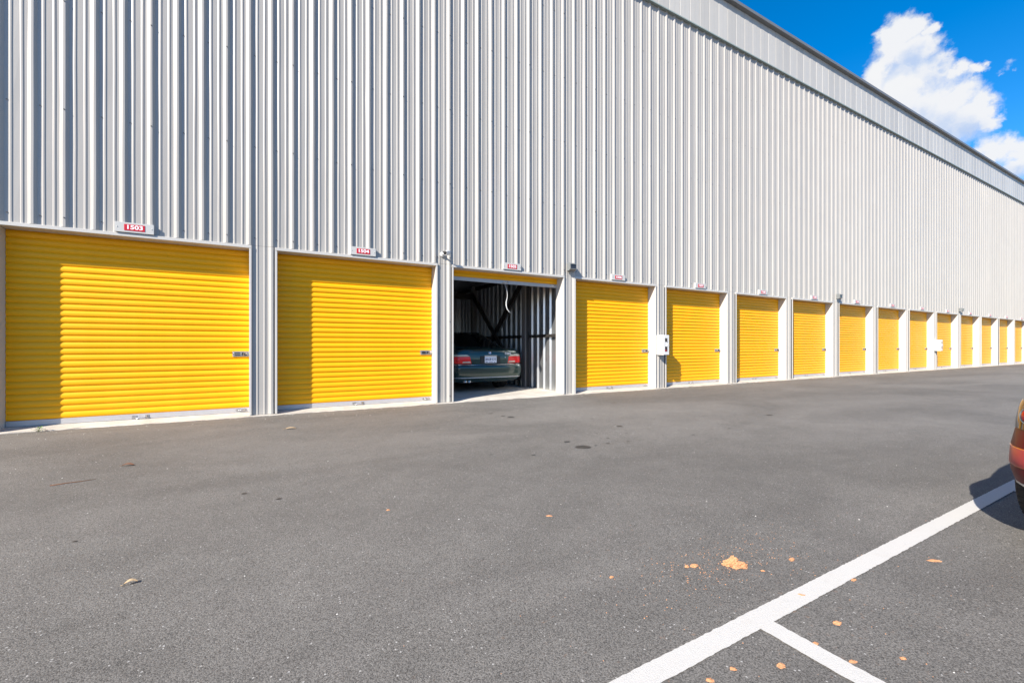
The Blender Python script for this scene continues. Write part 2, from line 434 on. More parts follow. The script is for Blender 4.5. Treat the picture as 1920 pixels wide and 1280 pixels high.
# openings measured along the wall
OP = [(-12.1, -9.43), (-9.07, -6.39), (-6.03, -3.36), (-3.0, -.24), (.15, 2.84), (3.20, 5.85), (6.20, 8.78), (9.19, 11.74), (12.18, 14.79), (15.19, 17.79), (18.25, 20.88), (21.33, 23.93), (24.31, 26.93),
      (27.31, 29.93), (30.36, 33.0), (33.38, 35.98), (36.32, 38.9), (39.2, 41.8)]
while OP[-1][1] < X1 - 4: OP.append((OP[-1][0] + 3.0126, OP[-1][1] + 3.0126))
OPEN_I = 5
# piers between the doors: narrow ribbed strips
ed = [XA] + [v for ab in OP for v in ab] + [XB]
for i in range(0, len(ed), 2):
    a, b = ed[i] + (.034 if i else 0), ed[i + 1] - (.034 if i + 2 < len(ed) else 0)
    if b - a > .05: bp(ribbed(a, b, .018, OPH + .052, M['wall'], dz=.9, screws=True), 'pier_panel')
# door surrounds: jambs, heads
JD = .30
def jamb(xe, side, op):
    mb = MB()
    x0, x1 = (xe - .033, xe) if side < 0 else (xe, xe + .033)
    mb.box(x0, x1, D, D + JD, .02, OPH, M['trim'], .003)
    # return of the trim folded back over the sheet, with a dark shadow joint
    a, b = (x0 - .006, x0 - .001) if side < 0 else (x1 + .001, x1 + .006)
    mb.box(a, b, D + .012, D + .04, .02, OPH, M['dark'])
    return bp(mb, 'door_jamb')
for (a, b) in OP:
    jamb(a, -1, 0); jamb(b, 1, 0)
    mb = MB(); mb.box(a - .033, b + .033, D - .003, D + JD, OPH + .002, OPH + .050, M['trim'], .003); bp(mb, 'door_head')

# roller doors
SP = .0873; NSL = 29
bmp = [(0, 0), (.07, .006), (.18, .0115), (.34, .0155), (.52, .0160), (.70, .0135), (.86, .0080), (.96, .002), (1, 0)]
def slat_mesh(n=1):
    mb = MB(); vs = []; fs = []
    for k in range(n):
        for (t, h) in bmp[(1 if k else 0):]:
            for xx in (0, 1): vs.append((xx, -h, (k + t) * SP))
    for i in range(len(vs) // 2 - 1): fs.append((2 * i, 2 * i + 1, 2 * i + 3, 2 * i + 2))
    mb.add(vs, fs, M['yellow'], True)
    me = mb.mesh('slat')
    # cheap thickness
    b = bmesh.new(); b.from_mesh(me)
    b.to_mesh(me); b.free(); return me
SL1 = slat_mesh(1); SLN = slat_mesh(NSL); SL3 = slat_mesh(3)
SL1.name = 'slat'; SLN.name = 'slat_curtain'
def latch():
    mb = MB()
    mb.box(-.235, .0, -.026, -.014, -.042, .042, M['steel'], .003)
    mb.box(-.205, -.13, -.034, -.026, -.022, .022, M['dark'], .002)
    mb.box(-.20, -.115, -.040, -.034, -.008, .006, M['chrome'], .002)
    mb.box(-.105, -.035, -.044, -.026, -.024, .026, M['dark'], .004)
    mb.box(-.06, -.005, -.052, -.03, -.009, .018, M['chrome'], .003)
    mb.tube([(-.085, -.05, -.03), (-.075, -.06, .02), (-.05, -.06, .034), (-.035, -.05, -.01)], .005, M['chrome'], 6)
    for (a, c) in ((-.222, .03), (-.222, -.03), (-.012, .03), (-.012, -.03)): mb.lathe([(0, -.031), (.006, -.030), (.007, -.026)], 'y', (a, 0, c), M['chrome'], 8)
    return mb.mesh('latch')
def pull():
    mb = MB()
    mb.box(-.10, -.04, -.018, -.012, -.022, .022, M['steel'], .002); mb.box(.05, .10, -.018, -.012, -.020, .026, M['steel'], .002)
    mb.tube([(-.06, -.02, -.012), (-.04, -.05, -.016), (.05, -.05, -.014), (.075, -.03, .002), (.072, -.02, .016)], .0075, M['chrome'], 8)
    return mb.mesh('pull_handle')
def foot():
    mb = MB(); mb.box(-.16, -.02, -.020, -.012, -.012, .024, M['steel'], .002); mb.tube([(-.13, -.026, .0), (-.06, -.03, .006), (-.03, -.026, .008)], .006, M['chrome'], 6)
    return mb.mesh('foot_bolt')
LM = latch(); PM = pull(); FM = foot()
Z0 = OPH - .005 - NSL * SP      # underside of the lowest slat
for i, (a, b) in enumerate(OP):
    w = b - a - .004
    if i == OPEN_I:
        mb = MB(); mb.lathe([(0, a - .02), (.17, a - .02), (.175, a), (.175, b), (.17, b + .02), (0, b + .02)], 'x', (0, D + .52, OPH + .12), M['yellow'], 28)
        dr = bp(mb, 'roller_door'); dr['label'] = 'open roller door rolled up above its opening'
        zb = OPH - .185
        for k in range(2):
            o = inst('slat', SL1, dr, (a + .002, DOORY, zb + .055 + k * SP), sc=(w, 1, 1))
        mb = MB(); mb.box(a + .003, b - .003, DOORY - .012, DOORY + .012, zb - .02, zb + .055, M['bar'], .002); mb.obj('bottom_bar', dr)
        inst('pull_handle', PM, dr, ((a + b) / 2 - .05, DOORY, zb + .02)); inst('foot_bolt', FM, dr, (b - .03, DOORY, zb + .02))
        RX = (a + b) / 2 - .05
        rp = MB(); P0 = Vector((RX, DOORY - .03, zb))
        wv = [(0, 0), (-.012, -.05), (.012, -.10), (.03, -.17), (.036, -.24), (.030, -.30), (.012, -.36), (.012, -.43), (.03, -.50), (.07, -.555), (.10, -.575)]
        rp.tube([P0 + Vector((p[0] * 1.25, -.02, p[1] * 1.12)) for p in wv], [.003, .003, .0035, .004, .005, .006, .008, .010, .009, .007, .004], M['rope'], 7)
        rope = rp.obj('pull_rope', dr)
        continue
    mb = MB(); mb.box(a - .02, b + .02, DOORY + .004, DOORY + .014, Z0 - .02, OPH + .05, M['yellow'])
    dr = bp(mb, 'roller_door')
    if 3 <= i <= 8:
        for k in range(NSL):
            inst('slat', SL1, dr, (a + .002, DOORY + random.uniform(-.0008, .0008), Z0 + k * SP), sc=(w, 1, 1))
    else: tag(inst('slat_curtain', SLN, dr, (a + .002, DOORY, Z0), sc=(w, 1, 1)), kind='stuff')
    mb = MB(); mb.box(a + .003, b - .003, DOORY - .014, DOORY + .010, Z0 - .075, Z0 - .001, M['bar'], .003)
    bb = mb.obj('bottom_bar', dr)
    mb = MB(); mb.box(a + .005, b - .005, DOORY - .004, DOORY + .006, .046, Z0 - .075, M['rubber']); mb.obj('rubber_seal', dr)
    inst('latch', LM, dr, (b - .002, DOORY, .985)); inst('pull_handle', PM, dr, ((a + b) / 2 - .03 + random.uniform(-.04, .04), DOORY, Z0 - .045)); inst('foot_bolt', FM, dr, (b - .03, DOORY, Z0 - .04))
# fascia, drip edge, roof edge
FW = .4064
mb = MB(); za, zb_ = WT + .035, RT - .085
fp = [(0, -.0285), (.014, -.035), (.195, -.036), (.203, -.033), (FW - .014, -.033), (FW - .008, -.0265), (FW, -.0265)]
mb.add([(fx, D + fy, z) for z in (za, zb_) for fx, fy in fp], [(i, i + 1, len(fp) + i + 1, len(fp) + i) for i in range(len(fp) - 1)], M['fascia'])
FM_ = mb.mesh('fascia_panel')
x = XA
while x < XB - FW:
    inst('fascia_panel', FM_, B, (x, -D, 0)); x += FW
mb = MB(); mb.box(XA, XB, D - .016, D + .20, WT + .04, RT - .02, M['fascia']); bp(mb, 'fascia_backing')
mb = MB(); mb.box(XA, XB, D - .052, D + .06, WT, WT + .034, M['drip'], .004); bp(mb, 'drip_edge')
mb = MB(); mb.prism([(D - .15, RT - .075), (D - .035, RT - .095), (D - .035, RT - .02), (D + .25, RT), (D + .25, RT + .03), (D - .15, RT + .012)], XA - .05, XB + .05, 'x', M['coping']); bp(mb, 'roof_edge')
mb = MB(); mb.prism([(D + .1, RT - .04), (D + 14, RT + 1.1), (D + 28, RT - .04), (D + 28, RT - .12), (D + .1, RT - .12)], XA, XB, 'x', M['roof']); bp(mb, 'roof')
mb = MB()
mb.box(XA, XA + .1, D + .05, D + 28, 0, RT - .05, M['wall']); mb.box(XB - .1, XB, D + .05, D + 28, 0, RT - .05, M['wall']); mb.box(XA, XB, D + 27.9, D + 28, 0, RT - .05, M['wall'])
bp(mb, 'outer_wall')
mb = MB(); mb.box(XA, 3.02, D + .32, D + .34, 0, RT - .1, M['girt']); mb.box(5.99, XB, D + .32, D + .34, 0, RT - .1, M['girt']); mb.box(3.02, 5.99, D + .32, D + .34, OPH + .45, RT - .1, M['girt'])  # unseen dark sheets added behind the cladding to keep light out
bp(mb, 'light_blocker')

# interior of the open unit
LX, RX2, BY = 3.05, 5.98, D + 6.55; CH = 3.05
def part_panel(x0, y0, x1, y1, z0, z1, inward):
    """ribbed galvanised sheet from point to point"""
    a = Vector((x0, y0)); b = Vector((x1, y1)); L = (b - a).length; d = (b - a).normalized(); nn = Vector(inward)
    pts = [(0, 0)]; p = .275; q = .0
    while q + p <= L + 1e-3:
        pts += [(q + .05, 0), (q + .085, .034), (q + .12, .034), (q + .155, 0)]; q += p
    pts.append((L, 0)); mb = MB(); vs = []
    for z in (z0, z1):
        for (s, h) in pts: c = a + d * s + nn * h; vs.append((c.x, c.y, z))
    n = len(pts); mb.add(vs, [(i, i + 1, n + i + 1, n + i) for i in range(n - 1)], M['galv'])
    return mb
y = D + .34
while y < BY - .05:
    y2 = min(y + 1.1, BY)
    bp(part_panel(RX2, y, RX2, y2, .05, CH, (-1, 0)), 'partition_panel'); bp(part_panel(LX, y, LX, y2, .05, CH, (1, 0)), 'partition_panel'); y = y2
x = LX
while x < RX2 - .05:
    x2 = min(x + 1.1, RX2); bp(part_panel(x, BY, x2, BY, .05, CH, (0, -1)), 'partition_panel'); x = x2
mb = MB(); mb.box(LX - .1, RX2 + .1, D + .34, BY + .1, CH, CH + .03, M['galv']); bp(mb, 'unit_ceiling')
mb = MB(); mb.box(LX - .06, LX - .03, D + .3, BY + .1, 0, CH, M['girt']); mb.box(RX2 + .03, RX2 + .06, D + .3, BY + .1, 0, CH, M['girt']); mb.box(LX, RX2, BY + .03, BY + .06, 0, CH, M['girt']); bp(mb, 'partition_backing')
GX = RX2 - .036
def bar(p, q, w, t, m, name):
    """flat bar between two points lying against the right partition"""
    p = Vector(p); q = Vector(q); d = (q - p).normalized(); s = Vector((1, 0, 0)); u = d.cross(s).normalized()
    mb = MB(); vs = [c + u * (w / 2 * a) + s * (t / 2 * b) for c in (p, q) for a in (-1, 1) for b in (-1, 1)]
    mb.add(vs, [(0, 1, 3, 2), (4, 6, 7, 5), (0, 4, 5, 1), (2, 3, 7, 6), (0, 2, 6, 4), (1, 5, 7, 3)], m); return bp(mb, name)
bar((GX - .03, D + .34, 1.36), (GX - .03, 9.60, 1.36), .07, .05, M['girt'], 'girt')
bar((GX - .03, 9.86, 1.36), (GX - .03, 13.6, 1.36), .07, .05, M['girt'], 'girt')
bar((GX - .03, D + .34, 2.96), (GX - .03, 14.4, 2.96), .10, .05, M['girt'], 'girt')
mb = MB(); mb.box(GX - .15, GX, 9.62, 9.80, .045, CH, M['column'], .006); mb.box(GX - .11, GX - .02, 9.615, 9.619, .05, CH, M['girt']); bp(mb, 'column')
mb = MB(); mb.box(GX - .21, GX, 9.56, 9.86, .046, .06, M['column'], .004); bp(mb, 'column_base')
# crossed braces between the column and the next bay
bar((GX - .10, 9.9, 2.75), (GX - .10, 12.9, .25), .13, .05, M['girt'], 'brace')
bar((GX - .16, 12.9, 2.75), (GX - .16, 9.9, .25), .13, .05, M['girt'], 'brace')
mb = MB(); mb.box(GX - .16, GX, 12.9, 13.04, .045, CH, M['column'], .006); bp(mb, 'column')
mb = MB(); mb.box(LX + .02, GX - .02, 12.95, 13.05, 2.62, 2.80, M['girt'], .005); bp(mb, 'beam')
mb = MB(); mb.box(LX + .02, GX - .02, 9.66, 9.76, 2.92, 3.04, M['girt'], .005); bp(mb, 'beam')

# ------------------------------------------------------------------ things on the wall
PX = [(-10.7, 1500), (-7.7, 1501), (-4.7, 1502), (-1.63, 1503), (1.49, 1504), (4.51, 1505), (7.49, 1506), (10.53, 1507), (13.49, 1508), (16.50, 1509), (19.56, 1510), (22.6, 1511), (25.6, 1512), (28.6, 1513), (31.65, 1514), (34.7, 1515), (37.6, 1516), (40.5, 1517)]
pmb = MB(); pmb.box(-.215, .215, -.012, .012, -.070, .070, M['signgrey'], .003)
pmb.box(.20, .213, .012, .05, -.068, .068, M['signgrey']); pmb.box(-.213, -.20, .012, .05, -.068, .068, M['signgrey'])
for sx in (-.19, .19): pmb.lathe([(0, -.017), (.006, -.016), (.007, -.012)], 'y', (sx, 0, 0), M['steel'], 8)
PLM = pmb.mesh('number_plate')
rl = MB(); rl.box(-.114, .114, -.016, -.012, -.044, .044, M['red'], .0015); RLM = rl.mesh('red_label')
for x, num in PX:
    t = empty('number_sign', (x, D - .010, 2.782))
    k = num - 1506
    words = ['nearest', 'second', 'third', 'fourth', 'fifth', 'sixth', 'seventh', 'eighth', 'ninth', 'tenth', 'eleventh', 'twelfth']
    if num == 1503: lb = 'grey plate with red label 1503 over the widest door at the left edge'
    elif num == 1504: lb = 'grey plate with red label 1504 over the closed door left of the open unit'
    elif num == 1505: lb = 'grey plate with red label 1505 above the open unit with the green car'
    elif num >= 1506: lb = 'grey plate with red label %d over the %s closed door right of the open unit' % (num, words[k])
    else: lb = 'grey plate with red label %d over the %s door beyond the left edge' % (num, words[1502 - num])
    tag(t, lb, 'sign', 'number signs above the doors')
    inst('number_plate', PLM, t); inst('red_label', RLM, t)
    inst('lettering', text_mesh(str(num), .080, M['whitep'], .0006, .0022, .98), t, (0, -.0168, .0015), sc=(1.22, 1, 1))
# wall lights
def wall_light():
    hb = MB(); hb.prism([(.0, .09), (-.05, .095), (-.12, .06), (-.12, -.055), (-.07, -.09), (0, -.085)], -.085, .085, 'x', M['lightgrey'])
    ln = MB(); ln.add([(-.07, -.122, .045), (.07, -.122, .045), (.07, -.122, -.045), (-.07, -.122, -.045)], [(0, 1, 2, 3)], M['glassdark']); ln.box(-.07, .07, -.125, -.121, -.045, .045, M['glassdark'], .001)
    ho = MB(); ho.box(-.085, .085, -.14, -.12, .045, .062, M['lightgrey'], .002); ho.box(-.085, .085, -.133, -.12, -.062, -.048, M['lightgrey'], .002)
    br = MB(); br.box(-.06, .06, -.002, .04, -.08, .08, M['lightgrey'], .003)
    return hb.mesh('lamp_housing'), ln.mesh('lens'), ho.mesh('lens_rim'), br.mesh('mounting_plate')
WL = wall_light()
for x, lb in ((-6.05, 'grey floodlight on the wall above the pier left of the frame'), (6.035, 'grey tilted floodlight above the pier right of the open unit'), (18.10, 'dark floodlight above the pier right of door 1509'), (30.20, 'small far floodlight above the pier right of door 1513'), (42.3, 'farthest small floodlight on the ribbed wall beyond door 1517')):
    t = empty('wall_light', (x, D, 2.905)); tag(t, lb, 'wall light', 'floodlights along the wall')
    for nm, me in zip(('lamp_housing', 'lens', 'lens_rim', 'mounting_plate'), WL): inst(nm, me, t)
# security camera
t = empty('security_camera', (2.975, D + .03, 2.885)); tag(t, 'white security camera on a wall arm left of the open unit', 'security camera')
mb = MB(); mb.lathe([(0, -.030), (.045, -.030), (.05, -.022), (.05, 0), (0, 0)], 'y', (0, 0, 0), M['white'], 24); mb.obj('mounting_plate', t)
mb = MB(); mb.tube([(0, -.02, 0), (0, -.10, 0), (.012, -.15, .01), (.02, -.17, .02)], .017, M['white'], 12); mb.obj('arm', t)
hd = empty('camera_head', (.035, -.20, .0), 0, t); hd.rotation_euler = (R(14), 0, R(-38))
mb = MB(); mb.lathe([(0, -.155), (.030, -.155), (.041, -.150), (.043, -.12), (.043, .06), (.036, .075), (0, .078)], 'y', (0, 0, 0), M['white'], 24); mb.obj('camera_body', hd)
mb = MB(); mb.lathe([(0, -.1575), (.024, -.1575), (.026, -.1555)], 'y', (0, 0, 0), M['glassdark'], 20); mb.obj('lens', hd)
mb = MB()
ar = [R(a) for a in range(20, 161, 14)]
pv = [(.052 * math.cos(a), .052 * math.sin(a)) for a in ar] + [(.049 * math.cos(a), .049 * math.sin(a)) for a in reversed(ar)]
mb.prism(pv, -.195, .05, 'y', M['white']); mb.obj('sun_shield', hd)
# extinguisher cabinets
def cabinet():
    w, h, d = .195, .51, .215
    a = MB(); a.box(0, w, -d, .045, 0, h, M['white'], .004)
    b = MB(); b.box(.004, w - .004, -d - .010, -d - .001, .006, h - .006, M['white'], .003)
    c = MB(); c.box(.040, .128, -d - .0125, -d - .010, .085, .43, M['glassdark'], .001)
    r = MB(); r.box(.052, .095, -d - .0140, -d - .0127, .215, .33, M['whitep']); r.box(.056, .085, -d - .0140, -d - .0127, .09, .135, M['red'])
    r.add([(.095, -d - .0135, .215), (.128, -d - .0135, .235), (.128, -d - .0135, .30), (.095, -d - .0135, .33)], [(0, 1, 2, 3)], M['whitep'])
    k = MB(); k.box(w - .03, w - .012, -d - .030, -d - .010, .21, .27, M['steel'], .003)
    return [('cabinet_body', a.mesh('cabinet_body')), ('cabinet_door', b.mesh('cabinet_door')), ('window', c.mesh('window')), ('printed_label', r.mesh('printed_label')), ('handle', k.mesh('handle'))]
CB = cabinet()
for x, lb in ((8.835, 'white extinguisher cabinet with dark window on the pier left of door 1507'), (27.02, 'far white extinguisher cabinet on the pier left of door 1513')):
    t = empty('extinguisher_cabinet', (x, D, .882)); tag(t, lb, 'cabinet', 'extinguisher cabinets on the piers')
    for nm, me in CB: inst(nm, me, t)

# ------------------------------------------------------------------ cars
def car(name, loc, rz, P):
    """local frame: x right, y forward, origin on the ground at the rear bumper"""
    root = empty(name, loc, rz); L = P['L']; T = P['rings']; pm = M[P['paint']]
    def ring(z):   # w, rear inset, front inset, corner rx, corner ry
        for a, b in zip(T, T[1:]):
            if a[0] <= z <= b[0]:
                t = (z - a[0]) / max(1e-9, b[0] - a[0]); return [p + (q - p) * t for p, q in zip(a[1:], b[1:])]
        return list((T[0] if z < T[0][0] else T[-1])[1:])
    def pt(z, q, side, off=0.):
        w, yr, yf, rx, ry = ring(z)
        if q <= 1: x = q * (w - rx); y = yr + P['bow'] * (x / w) ** 2; nx, ny = 0, -1
        elif q <= 2:
            a = (q - 1) * math.pi / 2; yb = yr + P['bow'] * ((w - rx) / w) ** 2
            x = w - rx + rx * math.sin(a); y = yb + ry * (1 - math.cos(a)); nx, ny = math.sin(a), -math.cos(a)
        else:
            yb = yr + P['bow'] * ((w - rx) / w) ** 2 + ry; x = w; y = yb + (q - 2); nx, ny = 1, 0
        return Vector((side * (x + nx * off), y + ny * off, z))
    def outline(z, TT=None, bow=None):
        w, yr, yf, rx, ry = ring(z) if TT is None else TT
        bw = P['bow'] if bow is None else bow
        yb = yr + bw * ((w - rx) / w) ** 2
        half = [(0., yr)]
        for i in range(1, 7): x = (w - rx) * i / 6; half.append((x, yr + bw * (x / w) ** 2))
        for i in range(1, 9): a = math.pi / 2 * i / 8; half.append((w - rx + rx * math.sin(a), yb + ry * (1 - math.cos(a))))
        ye = L - yf; fy = yf_r = P.get('fry', .5)
        y0, y1 = yb + ry, ye - fy
        for i in range(1, 13): half.append((w, y0 + (y1 - y0) * i / 12))
        for i in range(1, 9): a = math.pi / 2 * i / 8; half.append((w - rx * 1.6 + rx * 1.6 * math.cos(a), y1 + fy * math.sin(a)))
        half.append((0., ye + .06))
        return [(x, y, z) for x, y in half] + [(-x, y, z) for x, y in reversed(half[1:-1])]
    # body shell
    mb = MB(); rows = [outline(t[0]) for t in T]; n = len(rows[0]); vs = [p for r in rows for p in r]
    fs = [(j * n + i, j * n + (i + 1) % n, (j + 1) * n + (i + 1) % n, (j + 1) * n + i) for j in range(len(rows) - 1) for i in range(n)]
    top = rows[-1]; o = len(vs)
    # deck: inner rings closing the top with a slight crown
    for s_, dz in ((.8, .015), (.4, .03)):
        cy = (P['deck'][0] + P['deck'][1]) / 2
        vs += [(p[0] * s_, cy + (p[1] - cy) * (s_ * .5 + .5), p[2] + dz) for p in top]
    base = (len(rows) - 1) * n
    for k in range(2):
        a, b = (base, o) if k == 0 else (o, o + n)
        fs += [(a + i, a + (i + 1) % n, b + (i + 1) % n, b + i) for i in range(n)]
    fs.append(tuple(range(o + n, o + 2 * n))); fs.append(tuple(range(n - 1, -1, -1)))
    mb.add(vs, fs, pm)
    body = mb.obj('body', root)
    wr = P['wr']; wy = P['wheels']; hw = T[0][1]
    cut = MB()
    W_ = P['track']
    for yy in wy:
        for sx in (-1, 1):
            cut.prism([(yy + (wr + .055) * math.cos(a), wr + (wr + .055) * math.sin(a)) for a in [2 * math.pi * k / 28 for k in range(28)]], sx * (W_ - .27), sx * 1.3, 'x', M['rubber'])
    co = cut.obj('cut'); co.parent = root
    bo = body.modifiers.new('b', 'BOOLEAN'); bo.object = co; bo.solver = 'EXACT'
    bpy.context.view_layer.update()
    me = bpy.data.meshes.new_from_object(body.evaluated_get(bpy.context.evaluated_depsgraph_get()))
    body.modifiers.clear(); body.data = me; me.name = 'body'; bpy.data.objects.remove(co)
    me.polygons.foreach_set('use_smooth', [True] * len(me.polygons)); me.set_sharp_from_angle(angle=R(32))
    # greenhouse: glass band with painted pillars and roof
    G = P['cabin']        # z, w, y_rear, y_front(inset), rx, ry
    rows = [outline(g_[0], g_[1:], .06) for g_ in G]; n = len(rows[0])
    roof = MB(); win = [MB() for _ in range(4)]; used = [0] * 4
    allv = [p for r in rows for p in r]; nr = len(rows)
    def bucket(i):
        k = i if i < n // 2 else n - 1 - i      # index along the half outline
        sd_ = 0 if i < n // 2 else 1
        if k < 6: return 0                       # rear screen
        if 14 <= k < 26 and k not in P['pillars']: return 1 + sd_
        if k >= 30: return 3
        return None
    for j in range(nr - 1):
        for i in range(n):
            q = (j * n + i, j * n + (i + 1) % n, (j + 1) * n + (i + 1) % n, (j + 1) * n + i); b_ = bucket(i) if j < nr - 3 and j >= 1 else None
            tgt = roof if b_ is None else win[b_]
            tgt.add([allv[k] for k in q], [(0, 1, 2, 3)], pm if b_ is None else M['glass'], True)
    tv = rows[-1]; roof.add([*tv, *[(p[0] * .5, (p[1] - P['roofc']) * .6 + P['roofc'], p[2] + .02) for p in tv]], [(i, (i + 1) % n, n + (i + 1) % n, n + i) for i in range(n)] + [tuple(range(n, 2 * n))], pm, True)
    for m_, nm in [(roof, 'roof')] + [(w_, 'window') for w_ in win]:
        ob = m_.obj(nm, root); b = bmesh.new(); b.from_mesh(ob.data); bmesh.ops.remove_doubles(b, verts=b.verts[:], dist=.0005); bmesh.ops.recalc_face_normals(b, faces=b.faces[:]); b.to_mesh(ob.data); b.free()
        ob.data.set_sharp_from_angle(angle=R(40))
    # wheels
    tb = MB(); tw = P.get('tw', .11)
    prof = [(wr - .12, -tw), (wr - .03, -tw), (wr - .008, -tw + .015), (wr, -tw + .04)]
    for gx in (-.055, -.018, .018, .055): prof += [(wr, gx - .006), (wr - .009, gx - .004), (wr - .009, gx + .004), (wr, gx + .006)]
    prof += [(wr, tw - .04), (wr - .008, tw - .015), (wr - .03, tw), (wr - .12, tw)]
    tb.lathe(prof, 'x', (0, 0, 0), M['tyre'], 48)
    for k in range(44):          # tread blocks on the shoulders
        a = 2 * math.pi * k / 44; ca, sa = math.cos(a), math.sin(a)
        for sx in (-1, 1):
            vs = []
            for r_ in (wr - .004, wr + .004):
                for da in (-.035, .035):
                    for xx in (sx * (tw - .045), sx * (tw - .010)): vs.append((xx, (r_ - (.010 if abs(xx) > tw - .02 else 0)) * math.cos(a + da), (r_ - (.010 if abs(xx) > tw - .02 else 0)) * math.sin(a + da)))
            tb.add(vs, [(0, 1, 3, 2), (4, 6, 7, 5), (0, 4, 5, 1), (2, 3, 7, 6), (0, 2, 6, 4), (1, 5, 7, 3)], M['tyre'])
    TM = tb.mesh('tyre')
    rb = MB(); rb.lathe([(wr - .115, -tw + .01), (wr - .13, tw - .02), (wr - .15, tw - .05), (.08, tw - .04), (.06, tw - .02), (0, tw - .015)], 'x', (0, 0, 0), M['rim'], 36)
    for k in range(7):
        a = 2 * math.pi * k / 7; d_ = Vector((0, math.cos(a), math.sin(a)))
        rb.tube([Vector((tw - .025, 0, 0)) + d_ * .05, Vector((tw - .012, 0, 0)) + d_ * (wr - .13)], [.028, .02], M['rim'], 6)
    RM = rb.mesh('rim')
    for yy in wy:
        for sx in (-1, 1):
            w_ = empty('wheel', (sx * (W_ - tw), yy, wr), 0, root); 
            if sx < 0: w_.rotation_euler.z = math.pi
            inst('tyre', TM, w_); inst('rim', RM, w_)
    # dark underside and wheel housings
    mb = MB(); mb.box(-W_ + .29, W_ - .29, .35, L - .4, .20, .60, M['rubber'], .02); mb.obj('underbody', root)
    # patch following the rear surface
    def patch(name, side, qs, zs, m, off=.008, nq=14, nz=6, parent=root, slope=0.):
        """qs = (inner, outer) at the bottom; inner edge leans by slope towards the top"""
        mb = MB(); vs = []
        for sgn, of in ((1, off), (0, -.02)):
            for j in range(nz + 1):
                t = j / nz; z = zs[0] + (zs[1] - zs[0]) * t
                for i in range(nq + 1):
                    q = qs[0] + slope * t + (qs[1] - qs[0] - slope * t) * i / nq
                    e = .35 + .65 * min(1, 4 * min(i / nq, 1 - i / nq, t * .8 + .02, (1 - t) * .8 + .02)) if sgn else 1
                    vs.append(pt(z, q, side, of * e if sgn else of))
        n_ = nq + 1; o_ = n_ * (nz + 1)
        fs = [(j * n_ + i, j * n_ + i + 1, (j + 1) * n_ + i + 1, (j + 1) * n_ + i) for j in range(nz) for i in range(nq)]
        rim_ = [i for i in range(n_)] + [j * n_ + nq for j in range(1, nz + 1)] + [nz * n_ + i for i in range(nq - 1, -1, -1)] + [j * n_ for j in range(nz - 1, 0, -1)]
        fs += [(a, b_, b_ + o_, a + o_) for a, b_ in zip(rim_, rim_[1:] + rim_[:1])]
        mb.add(vs, fs, m, True); ob = mb.obj(name, parent); ob.data.set_sharp_from_angle(angle=R(45)); return ob
    return root, patch, pt

bt = [  # z, w, rear inset, front inset, rx, ry
    (.21, .74, .30, .35, .22, .30), (.25, .83, .12, .20, .22, .28), (.30, .88, .060, .10, .22, .26), (.335, .895, .030, .05, .20, .25), (.345, .90, .035, .05, .20, .25),
    (.44, .918, .008, .01, .19, .25), (.56, .922, .0, .0, .19, .25), (.61, .918, .008, .0, .19, .24), (.640, .900, .030, .03, .18, .22), (.645, .885, .060, .05, .15, .20),
    (.75, .895, .058, .08, .16, .20), (.86, .895, .064, .12, .17, .22), (.93, .88, .080, .22, .19, .24), (.975, .855, .105, .45, .22, .27), (1.0, .80, .15, .75, .24, .30)]
bc = [(.985, .76, .62, .55 + .9, .16, .30), (1.04, .75, .70, 1.55, .17, .32), (1.12, .72, .92, 1.70, .17, .34), (1.22, .68, 1.16, 1.92, .17, .36), (1.31, .645, 1.40, 2.12, .17, .38), (1.37, .61, 1.56, 2.28, .18, .38), (1.405, .56, 1.72, 2.42, .18, .38), (1.42, .48, 1.95, 2.6, .18, .38)]
root, patch, pt = car('parked_saloon_car', (4.53, 9.02, .045), 0, dict(L=5.0, rings=bt, paint='greencar', bow=.075, deck=(.2, 4.6), wr=.325, wheels=(1.05, 3.98), track=.86, cabin=bc, pillars=(19, 20), roofc=2.9, fry=.7))
tag(root, 'dark green saloon car parked nose first inside the open unit', 'car')
for s in (-1, 1):
    lt = patch('tail_light', s, (.64, 2.15), (.665, .822), M['lamp_red'], .010, slope=.05)
    c = patch('indicator_lens', s, (.695, 2.13), (.827, .868), M['lamp_clear'], .010, slope=.10)
    c.parent = lt
    patch('reverse_lens', s, (.665, .95), (.68, .715), M['lamp_clear'], .013, slope=.02).parent = lt
    patch('bumper_moulding', s, (0, 2.6), (.615, .628), M['dark'], .006, nz=2)
    patch('bumper_chrome_line', s, (0, 2.5), (.632, .640), M['chrome'], .005, nz=2)
    patch('lower_moulding_glint', s, (0, 2.5), (.332, .350), M['silver'], .004, nz=2)  # light reflection along the lower moulding, painted as a silver strip
    patch('bumper_groove', s, (0, 2.5), (.505, .513), M['dark'], .003, nz=2)
mb = MB(); mb.box(-.255, .255, .050, .075, .660, .835, M['dark'], .004); mb.obj('plate_recess', root)
mb = MB(); mb.box(-.152, .152, .036, .049, .676, .822, M['plate'], .002); pl_ = mb.obj('licence_plate', root)
inst('lettering', text_mesh('BNZ 533', .072, M['navy'], .0006, .0008, 1.0), pl_, (0, .0350, .757))
mb = MB(); mb.box(-.135, -.08, .0345, .0358, .687, .700, M['navy']); mb.box(-.05, .06, .0345, .0358, .689, .697, M['navy']); mb.box(.085, .115, .0345, .0358, .687, .702, M['navy']); mb.box(-.006, .012, .0345, .0358, .75, .775, M['navy']); mb.obj('printed_strip', pl_)
mb = MB(); mb.box(-.16, .16, .035, .052, .833, .850, M['chrome'], .004); mb.obj('plate_lamp_trim', root)
mb = MB(); mb.lathe([(0, .068), (.041, .068), (.043, .072), (.043, .09)], 'y', (0, 0, .905), M['chrome'], 28)
mb.lathe([(0, .0675), (.038, .0675)], 'y', (0, 0, .905), M['dark'], 28)
